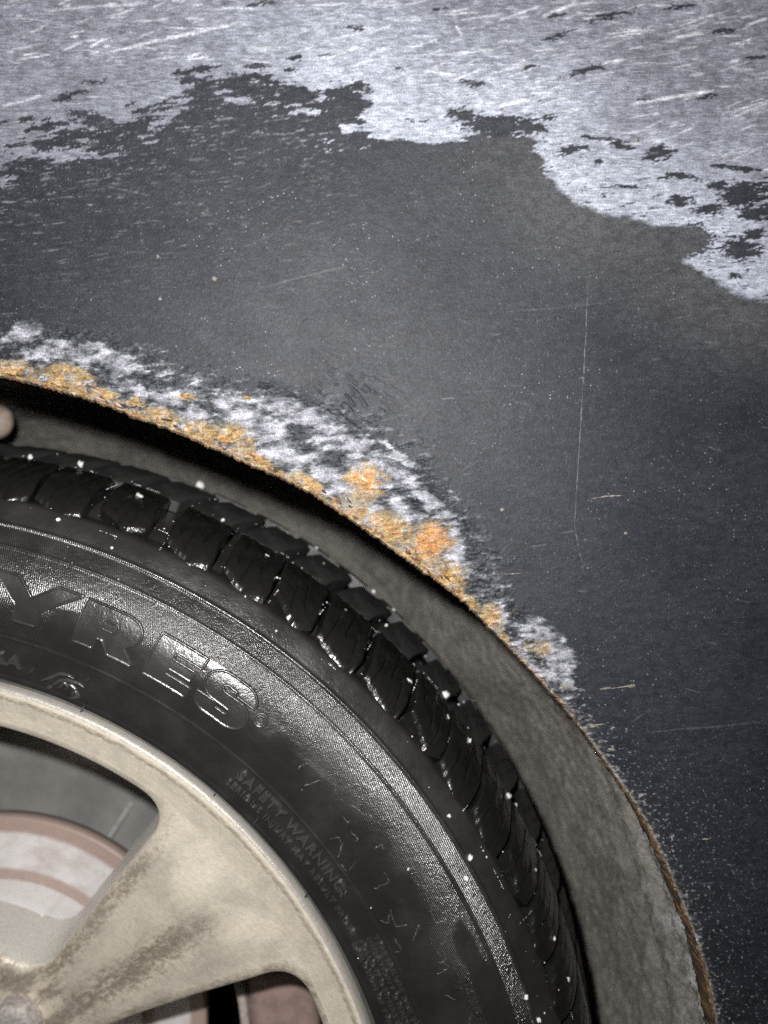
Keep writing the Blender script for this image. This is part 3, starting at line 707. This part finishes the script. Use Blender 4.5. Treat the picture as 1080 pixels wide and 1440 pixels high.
raised_text('SAFETY WARNING:', .2262, dg(41.0), .0056, .0006, 1.16, .00012, 'raised words SAFETY WARNING', txt)
raised_text('SERIOUS INJURY MAY RESULT FROM:', .2212, dg(40.6), .0032, .0005, 1.33, .00005, 'small raised text below the warning', txt)
for i, ln in enumerate(['TYRE FAILURE DUE TO UNDER-', 'INFLATION / OVERLOADING', 'FOLLOW OWNERS MANUAL', 'EXPLOSION OF TYRE RIM']):
    raised_text(ln, .2292-.0032*i, dg(61.3), .0028, .0005, 1.25, .00004, None, txt)
raised_text('RA', .2215, dg(14.0), .0068, .0006, 1.3, .0002, None, txt)
raised_text('®', .2492, dg(39.05), .0028, .0005, 1.0, .00005, None, txt)
# curved emblem strokes between the two mould lines
def tube_on(pts, w, name, mat, hh=.0006):
    P = np.array(pts, float); n = len(P); d = np.gradient(P, axis=0); d /= np.linalg.norm(d, axis=1)[:, None]+1e-12; nn = np.stack([-d[:, 1], d[:, 0]], 1)
    rows = []
    for sx, hx in ((-1, -.0002), (-.5, hh*.8), (0, hh), (.5, hh*.8), (1, -.0002)):
        Q = P+nn*w*sx; r = Q[:, 1]; th = Q[:, 0]; s = np.interp(r, pr[:620], qq[:620]); r_, y_, n1, n2 = surf_at(s)
        rows.append(pol(r_+n1*hx, th/1., y_+n2*hx))
    return grid_mesh(name, np.stack(rows, 1))
def polar_path(px_list, n=20):
    """photo points on the sidewall -> (theta, r)"""
    P = np.array(px_list, float); s = np.r_[0, np.cumsum(np.hypot(*np.diff(P, axis=0).T))]; q = np.linspace(0, s[-1], n)
    P = np.stack([np.interp(q, s, P[:, i]) for i in (0, 1)], 1)
    y = np.full(n, .2945)
    for _ in range(5):
        x = (P[:, 0]-540)/F*y-XW; z = -(P[:, 1]-720)/F*y-ZW; r = np.hypot(x, z); th = np.arctan2(x, z)
        y = np.interp(r, pr[:620], py_[:620])
    return np.stack([th, r], 1)
def ridge_px(pts, w, name, mat, hh=.0005, n=20):
    Q = polar_path(pts, n); P = Q.copy()
    th, r = P[:, 0], P[:, 1]; d0 = np.gradient(th)*r; d1 = np.gradient(r); l = np.hypot(d0, d1)+1e-12; nt, nr_ = -d1/l, d0/l
    rows = []; prof = np.sin(np.linspace(.3, math.pi-.3, n))
    for sx, hx in ((-1, -.0003), (-.5, hh*.8), (0, hh), (.5, hh*.8), (1, -.0003)):
        rr_ = r+nr_*w*sx*prof; tt_ = th+nt*w*sx*prof/r; s = np.interp(rr_, pr[:620], qq[:620]); r_, y_, n1, n2 = surf_at(s)
        rows.append(pol(r_+n1*hx, tt_, y_+n2*hx))
    return grid_mesh(name, np.stack(rows, 1))
emb = [ridge_px(p, .0008, 'emblem', txt) for p in ([(58,957),(72,953),(84,948),(96,950),(104,954)], [(72,965),(82,958),(94,957),(112,962),(118,966)], [(66,967),(74,966)], [(82,968),(90,960),(96,966)], [(92,970),(98,963),(106,970),(102,978)], [(100,976),(106,972),(110,980),(98,982)])]
bm = bmesh.new()
for m in emb: bm.from_mesh(m)
me = bpy.data.meshes.new('emblem'); bm.to_mesh(me); bm.free()
for p in me.polygons: p.use_smooth = True
me.materials.append(txt)
e_ = obj('emblem', me, txt, wheel); e_['label'] = 'small swoosh emblem moulded near the rim'
# mould tick marks on both mould lines
for (x0, y0_, x1, y1_) in [(122,958,128,950),(112,1000,122,988),(332,1094,338,1086),(294,1129,302,1117),(358,1158,366,1146),(424,1270,432,1258),(473,1254,477,1242),(502,1430,512,1418),(212,852,220,846),(40,948,52,936)]:
    wpart('mould_tick', ridge_px([(x0, y0_), (x1, y1_)], .0005, 'mould_tick', txt, .0011, 6), txt)

# ---- rim -------------------------------------------------------------------
RY = np.array([(.0,.353),(.02,.3525),(.05,.3505),(.08,.3455),(.11,.3385),(.14,.3295),(.165,.3205),(.185,.3140),(.1945,.3108),(.200,.3077),(.2045,.3047),(.2075,.3027),(.2090,.3022),(.2105,.3026),(.2117,.3042),(.2121,.3075)])
rq = np.linspace(0, .2121, 800); yq = np.interp(rq, RY[:, 0], RY[:, 1]); kk_ = np.hanning(17); kk_ /= kk_.sum(); yq2 = np.convolve(np.pad(yq, 8, 'reflect', reflect_type='odd'), kk_, 'valid')
base_y = lambda r: np.interp(r, rq, yq2)
RIMC = pal(.80, .72, .59)
# one spoke sector, shared by five spokes
SPK = R_(50.5); HALF = R_(36); WEDGE = R_(12.3)
sph = np.linspace(-HALF, HALF, 430); srr = np.concatenate([np.linspace(.012, .08, 60), np.linspace(.0806, .1945, 250)])
PH, SR = np.meshgrid(sph, srr, indexing='ij')
pw = HALF-np.abs(PH)                    # angle from the middle of the window
d_side = SR*np.sin(np.clip(HALF-WEDGE-pw, -1, 1)); d_out = .1905-SR; d_in = SR-.080
def smin(a, b, k): 
    hh_ = np.clip(.5+.5*(b-a)/k, 0, 1); return b*(1-hh_)+a*hh_-k*hh_*(1-hh_)
dwin = smin(smin(d_side, d_out, .016), d_in, .016)      # > 0 inside the window
dm = -dwin                                             # distance into the metal
bev = .0055; q = np.clip(1-dm/bev, 0, 1)
yy = base_y(SR) - .0035*(1-(PH/WEDGE)**2)*ss(.06, .11, SR)*ss(.19, .165, SR)*(np.abs(PH) < WEDGE*1.3) 
yy = base_y(SR) - .0032*ss(0, .030, dm)*ss(.07, .11, SR)*ss(.1945, .165, SR)
yy = yy + .0022*np.exp(-((PH*SR-.006)/.008)**2)*ss(.08, .12, SR)*ss(.195, .175, SR)     # shallow hollow along the spoke
yy = yy + bev*(1-np.sqrt(np.clip(1-q*q, 0, 1)))*.8
yy = yy + np.where(dm < 0, np.minimum(.030, -dm*10), 0)
keep = dm > -.0032
fm_ = keep[:-1, :-1] & keep[1:, :-1] & keep[1:, 1:] & keep[:-1, 1:]
xx = SR*PH
cxx = SR*np.sin(PH); czz = SR*np.cos(PH)
n1 = fbm(cxx*130, czz*55, 5, 241, .6); n2 = fbm(cxx*420, czz*300, 4, 251, .65); n3 = fbm(cxx*1100, czz*900, 3, 261, .75)
rc = np.broadcast_to(RIMC, SR.shape+(3,)).copy()
rc = mixc(rc, pal(.62, .58, .49), ss(-.2, .5, n1)*.6)
dirt = np.exp(-((xx-.005-.02*(SR-.13))/.0085)**2)*ss(.055, .10, SR)*ss(.182, .15, SR)*1.0  # gritty brown bands along the spoke, its edges and the hub
dirt = np.maximum(dirt, .85*np.exp(-((dm-.004)/.0045)**2)*(PH > -R_(14))*(PH < 0)*ss(.2, .16, SR)*ss(.06, .09, SR))
dirt = np.maximum(dirt, .9*np.exp(-((SR-.074)/.014)**2)*ss(-.3, .2, n1))
dirt = np.maximum(dirt, .55*np.exp(-((dm-.003)/.003)**2)*(PH > 0))
dirt = np.clip(dirt*(.75+.9*n1+.9*n2), 0, 1)
rc = mixc(rc, pal(.40, .335, .255), ss(.05, .75, dirt + .45*n3+.2*n2)*.75)
rc = mixc(rc, pal(.27, .22, .165), ss(.45, .9, dirt + .9*n3+.3*n2)*.55)
rc = mixc(rc, pal(.40, .375, .32), ss(-.05, .4, fbm(cxx*60, czz*40, 4, 245))*.35)
rc = mixc(rc, pal(.72, .68, .60), ss(.25, .5, n3+.3*n2)*ss(.05, .4, dirt)*.7)
rc = mixc(rc, pal(.85, .81, .74), ss(.0012, -.0002, dm))  # lighter colour on the window walls imitates the flash glare there
yy = yy - (.00022*n3+.0002*n2)*(ss(.05, .5, dirt)+.2)*ss(0, .002, dm)
sp_me = grid_mesh('spoke', pol(SR, PH, yy), mask=fm_, cols={'Col': rc})
for k in range(5):
    wpart('spoke', sp_me, M['rim'], 'broad wedge spoke with gritty brown corrosion' if k == 0 else None, SPK+k*2*HALF)
# rim ring, lip and barrel
ring_pts = [(r, float(base_y(r))) for r in np.linspace(.1945, .2121, 46)] + [(.2119,.310),(.209,.3125),(.204,.314),(.2045,.335),(.196,.345),(.190,.37),(.190,.45),(.197,.470),(.205,.475),(.210,.480),(.211,.484)]
inner = [(.209,.4842),(.2035,.478),(.194,.474),(.1865,.452),(.1865,.37),(.189,.345),(.1905,.325),(.1925,.3165),(.1940,.3135)]
RPF = np.array(ring_pts+inner); t4 = np.linspace(-math.pi, math.pi, 1201)
T4, R4 = np.meshgrid(t4, RPF[:, 0], indexing='ij'); Y4 = np.broadcast_to(RPF[:, 1], T4.shape).copy()
m1 = fbm(T4*26, R4*110, 4, 271); m2 = fbm(T4*150, R4*700, 3, 281, .7)
c4 = np.broadcast_to(RIMC, T4.shape+(3,)).copy(); c4 = mixc(c4, pal(.62, .58, .49), ss(-.2, .5, m1)*.6)
front = Y4 < .3115
corr = np.exp(-((R4-.2062-.0009*m1)/.0016)**2)*front
c4 = mixc(c4, pal(.33, .28, .21), ss(.3, .7, corr*(.7+.8*m2))*.7); c4 = mixc(c4, pal(.78, .74, .66), ss(.2, .45, m2)*corr*.8)
c4 = mixc(c4, pal(.26, .25, .24), ss(.2085, .2095, R4)*front*.8)
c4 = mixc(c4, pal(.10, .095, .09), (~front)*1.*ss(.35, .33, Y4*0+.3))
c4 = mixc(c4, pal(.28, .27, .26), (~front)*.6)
Y4 = Y4 - .0002*m2*corr*2
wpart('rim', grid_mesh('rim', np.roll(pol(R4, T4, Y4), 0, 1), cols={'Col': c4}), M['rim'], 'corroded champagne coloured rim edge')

# lug nuts: hex nut with domed end in a recess ring
def lug_mesh():
    prof = [(.0108,.012),(.0108,.0035),(.0104,.0018),(.0092,.0006),(.006,.0),(.0005,-.0003)]
    n = 36; V_ = []
    for k in range(n):
        t = 2*math.pi*k/n; hexr = 1/max(math.cos((t % (math.pi/3))-math.pi/6), .1)*.93
        for (r, y) in prof:
            q = lerp(1, hexr, .55*min(1, max(0, y/.003))); V_.append((r*q*math.cos(t), y, r*q*math.sin(t)))
    return grid_mesh('lug_nut', np.array(V_).reshape(n, len(prof), 3), closed=True)
lug = lug_mesh()
for k in range(5):
    a = R_(42.8)+k*2*HALF
    o = wpart('lug_nut', lug, M['nut']); o.location = (.0595*math.sin(a), .3385, .0595*math.cos(a))
cap = [(.0005,.3455),(.018,.346),(.027,.3475),(.030,.350),(.030,.356)]
CP = np.array(cap); tc = np.linspace(-math.pi, math.pi, 65); TC, RC = np.meshgrid(tc, CP[:, 0], indexing='ij')
wpart('hub_cap', grid_mesh('hub_cap', pol(RC, TC, np.broadcast_to(CP[:, 1], TC.shape))), M['nut'])

# ------------------------------------------------------------------ brake behind the spokes
def revolve(name, prof, colf, mat, a0=-math.pi, a1=math.pi, n=361, parent=None, label=None):
    P = np.array(prof); t = np.linspace(a0, a1, n); T, Rr = np.meshgrid(t, P[:, 0], indexing='ij'); Yy = np.broadcast_to(P[:, 1], T.shape)
    V_ = pol(Rr, T, Yy) + np.array([XW, 0, ZW])
    kw = {'cols': {'Col': colf(Rr, T)}} if colf else {}
    me = grid_mesh(name, V_, **kw)
    if parent is None: return car_part(name, me, mat, label)
    o = obj(name, me, mat, parent); return o
def disc_col(r, t):
    n_ = fbm(t*9, r*420, 4, 291); c = np.broadcast_to(pal(.72, .69, .68), r.shape+(3,)).copy()
    c = mixc(c, pal(.50, .42, .39), ss(-.2, .4, fbm(t*5, r*90, 4, 293))*.6)
    c = mixc(c, pal(.40, .295, .255), ss(.1005, .1035, r+.0008*n_)); c = mixc(c, pal(.42, .32, .28), ss(.0835, .0815, r+.0012*n_))
    return c
disc = revolve('brake_disc', [(.074,.4105)]+[(r, .41) for r in np.linspace(.0765, .1093, 56)]+[(.1103,.4108),(.1103,.4185),(.108,.4195),(.06,.4195)], disc_col, M['disc'], label='worn brake disc with a brown rusty rim')
hat = revolve('disc_hat', [(.02,.3865)]+[(r, .3865) for r in np.linspace(.03, .073, 20)]+[(.0752,.3873),(.0762,.3893),(.0766,.397),(.0770,.4098)], lambda r, t: mixc(np.broadcast_to(pal(.88, .86, .84), r.shape+(3,)).copy(), pal(.42, .32, .28), ss(.1, .5, fbm(t*7, r*120, 4, 301))*.35), M['disc'], parent=disc)
shield = revolve('dust_shield', [(.05,.452),(.10,.450),(.125,.446),(.140,.4425),(.152,.4445),(.156,.448),(.156,.452)], None, M['shield'], R_(-250), R_(66), 300, label='grey dust shield behind the disc')
# bright streak on the shield, built as a thin raised strip
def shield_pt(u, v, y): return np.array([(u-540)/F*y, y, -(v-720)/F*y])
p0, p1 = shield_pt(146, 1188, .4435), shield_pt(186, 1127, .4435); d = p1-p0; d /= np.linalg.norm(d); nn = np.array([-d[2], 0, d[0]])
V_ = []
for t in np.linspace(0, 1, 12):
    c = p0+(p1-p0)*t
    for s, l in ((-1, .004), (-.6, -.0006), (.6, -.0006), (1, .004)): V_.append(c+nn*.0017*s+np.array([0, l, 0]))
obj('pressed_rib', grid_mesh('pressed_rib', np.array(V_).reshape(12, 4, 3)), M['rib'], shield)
# caliper: curved block hugging the disc edge, with a bridge edge and a bolt
def polar_block(name, a0, a1, r0_, r1_, ya, yb, mat, parent=None, n=26, bevel=.004, label=None):
    sec = []
    for (cx, cy, s) in ((r0_+bevel, ya+bevel, 180), (r1_-bevel, ya+bevel, 270), (r1_-bevel, yb-bevel, 0), (r0_+bevel, yb-bevel, 90)):
        for a in np.linspace(s, s+90, 6): sec.append((cx+bevel*math.cos(R_(a)), cy+bevel*math.sin(R_(a))))
    sec.append(sec[0]); P = np.array(sec); t = np.linspace(a0, a1, n)
    e = np.minimum(1, np.minimum(t-t[0], t[-1]-t)/R_(2.0)); e = np.sqrt(1-(1-e)**2)
    cr_, cy_ = (r0_+r1_)/2, (ya+yb)/2
    rows = [pol(cr_+(P[:, 0]-cr_)*(0.02+.98*e[k]), np.full(len(P), t[k]), cy_+(P[:, 1]-cy_)*(.02+.98*e[k])) for k in range(n)]
    V_ = np.stack(rows)+np.array([XW, 0, ZW]); me = grid_mesh(name, V_)
    if parent is None: return car_part(name, me, mat, label)
    return obj(name, me, mat, parent)
cal = polar_block('brake_caliper', R_(73), R_(128), .136, .172, .394, .455, M['caliper'], bevel=.007, label='rusty brown brake caliper glimpsed through the lower wheel opening')
polar_block('bracket_edge', R_(74), R_(126), .1325, .1368, .3915, .41, mat_plain('pale_edge', (.50, .44, .40), .6), cal, bevel=.0015)

# ------------------------------------------------------------------ grit and water on the tyre
def visible_surface():
    th = np.radians(np.linspace(-6, 92, 1200)); s = np.linspace(s_of_r(.216), sarc[-1]-.001, 380)
    T, S = np.meshgrid(th, s, indexing='ij'); r, y, n1, n2 = surf_at(S)
    P = pol(r, T, y)+np.array([XW, 0, ZW]); N = pol(n1, T, n2)
    f = -(P*N).sum(-1)/np.linalg.norm(P, axis=-1); return T, S, P, N, f
VT, VS, VP, VN, VF = visible_surface()
PU = 540+F*VP[..., 0]/VP[..., 1]; PV = 720-F*VP[..., 2]/VP[..., 1]
def hit(u, v):
    d = (PU-u)**2+(PV-v)**2+np.where(VF > .02, 0, 1e6)
    k = np.argmin(d); return VP.reshape(-1, 3)[k], VN.reshape(-1, 3)[k], d.flat[k]
def pebble():
    bm = bmesh.new(); bmesh.ops.create_icosphere(bm, subdivisions=2, radius=1)
    for v in bm.verts: v.co *= 1+.55*float(pn(np.array([v.co.x*1.7+3]), np.array([v.co.y*1.7+v.co.z*1.3]))[0])
    me = bpy.data.meshes.new('salt_grain'); bm.to_mesh(me); bm.free()
    for p in me.polygons: p.use_smooth = True
    me.materials.append(M['snow']); return me
peb = pebble()
GR = [(43,644,6),(112,654,6),(196,701,8),(82,730,4),(157,770,5),(286,670,8),(313,732,6),(375,784,7),(453,794,5),(453,759,4),(537,818,4),(483,860,6),(553,857,4),(543,880,4),(573,960,8),(625,977,7),
      (628,1010,6),(658,1043,7),(711,1120,7),(724,1132,5),(692,1102,5),(750,1223,6),(777,1320,6),(796,1377,5),(661,1206,7),(655,1235,5),(740,1401,5),(757,1434,5),(632,1147,4),(700,1120,5)]
for (u, v, pr_) in GR:
    P, N, dd = hit(u, v)
    rad = pr_*random.uniform(.45, .95)*P[1]/F
    o = bpy.data.objects.new('salt_grain', peb); col.objects.link(o)
    o.location = P + N*rad*.25 + np.array([0, 0, ZC]); o.scale = (rad*random.uniform(.8, 1.15), rad*.9, rad*random.uniform(.8, 1.3)); o.rotation_euler = (random.random()*3, random.random()*3, random.random()*3)
    tag(o, 'white salt grain sticking to the wet tyre tread', 'salt grain', 'white salt grains scattered over the tyre tread')
# droplets: uncountable beads
def droplets():
    bm = bmesh.new(); bmesh.ops.create_icosphere(bm, subdivisions=1, radius=1); base = np.array([v.co[:] for v in bm.verts]); tri = np.array([[v.index for v in f.verts] for f in bm.faces]); bm.free()
    V_, T_ = [], []; k = 0
    def put(P, N, rad):
        nonlocal k
        t = np.cross(N, [.3, .2, .9]); t /= np.linalg.norm(t); b = np.cross(N, t)
        B = base*rad*rng.uniform(.7, 1.2, 3)
        V_.append(P+np.outer(B[:, 0], t)+np.outer(B[:, 1], b)+np.outer(B[:, 2]*.7, N)); T_.append(tri+k); k += len(base)
    cnt = 0
    while cnt < 650:
        i = rng.integers(0, VT.shape[0]); j = rng.integers(0, VT.shape[1])
        if VF[i, j] < .02: continue
        s = VS[i, j]; th = VT[i, j]
        tre = s > S_TREAD-.004
        p = .9 if tre else (.5 if s > s_of_r(.262) else .14)
        if rng.random() > p: continue
        if not tre and pn(np.array([th*30]), np.array([s*400]), 3)[0] < .1: continue
        P, N = VP[i, j], VN[i, j]
        lift = 0 if rng.random() < .75 else -.002
        put(P+N*lift*(tre), N, np.exp(rng.normal(-8.6, .6))); cnt += 1
    # beads lined up along block edges and mould lines
    for c in centres[:14]:
        for _ in range(2):
            s_a = rng.uniform(S_TREAD, S_G1); th = R_(c+rng.choice([-1.9, 1.9])); L = rng.uniform(.004, .014)
            for q in np.arange(0, L, .0009):
                if rng.random() < .35: continue
                r, y, n1, n2 = [float(v) for v in surf_at(np.array(s_a+q))]
                N = np.array([n1*math.sin(th), n2, n1*math.cos(th)]); put(np.array([XW+r*math.sin(th), y, ZW+r*math.cos(th)]), N, np.exp(rng.normal(-8.5, .3)))
    for _ in range(26):
        th0 = R_(rng.uniform(5, 85)); L = R_(rng.uniform(.6, 2.4)); s_a = rng.choice([S_G1-.0006, S_G2+.0006, S_TREAD+.001, S_TREAD+.012])
        for q in np.arange(0, L, R_(.17)):
            if rng.random() < .3: continue
            th = th0+q; r, y, n1, n2 = [float(v) for v in surf_at(np.array(s_a))]
            N = np.array([n1*math.sin(th), n2, n1*math.cos(th)]); put(np.array([XW+r*math.sin(th), y, ZW+r*math.cos(th)]), N, np.exp(rng.normal(-8.3, .3)))
    V_ = np.concatenate(V_)+np.array([0, 0, ZC]); return mesh_from('water_droplets', V_, np.concatenate(T_))
tag(obj('water_droplets', droplets(), M['drop']), 'tiny water beads covering the wet tyre', 'droplets', kind='stuff')
# dried salt streaks and scuffs on the lower sidewall
SC = []
for k in range(30):
    th = random.uniform(44, 74); r = random.uniform(.236, .268); a = random.choice([R_(20), R_(-50), R_(75), R_(-20)])+random.gauss(0, .3); L = random.uniform(.003, .009)
    pts = [(R_(th), r)]
    for q in range(random.choice([1, 2, 2])):
        pts.append((pts[-1][0]+L*math.cos(a)/.25, pts[-1][1]+L*math.sin(a))); a += random.choice([1.6, -1.7]); L *= .6
    SC.append(pts)
bm = bmesh.new()
for pts in SC:
    P = np.array(pts); n = 14; s = np.linspace(0, len(P)-1, n); th = np.interp(s, range(len(P)), P[:, 0]); r = np.clip(np.interp(s, range(len(P)), P[:, 1]), .234, .273)
    d0 = np.gradient(th)*r; d1 = np.gradient(r); l = np.hypot(d0, d1)+1e-12; nt, nr_ = -d1/l, d0/l; rows = []; th = th+rng.normal(0, .0007, n); r = r+rng.normal(0, .00018, n); w = .00028*np.abs(rng.normal(1, .6, n))
    for sx, hx in ((-1, -.0002), (0, .0003), (1, -.0002)):
        rr_ = r+nr_*w*sx; tt_ = th+nt*w*sx/r; r_, y_, a1, a2 = surf_at(np.interp(rr_, pr[:620], qq[:620])); rows.append(pol(r_+a1*hx, tt_, y_+a2*hx))
    m = grid_mesh('t', np.stack(rows, 1)); bm.from_mesh(m); bpy.data.meshes.remove(m)
me = bpy.data.meshes.new('scuff_marks'); bm.to_mesh(me); bm.free()
for p in me.polygons: p.use_smooth = True
o = obj('scuff_marks', me, mat_plain('dried_salt', (.07, .068, .064), .4, 0, 900, .6), wheel); o['kind'] = 'stuff'; o['label'] = 'faint pale scuffs on the sidewall'
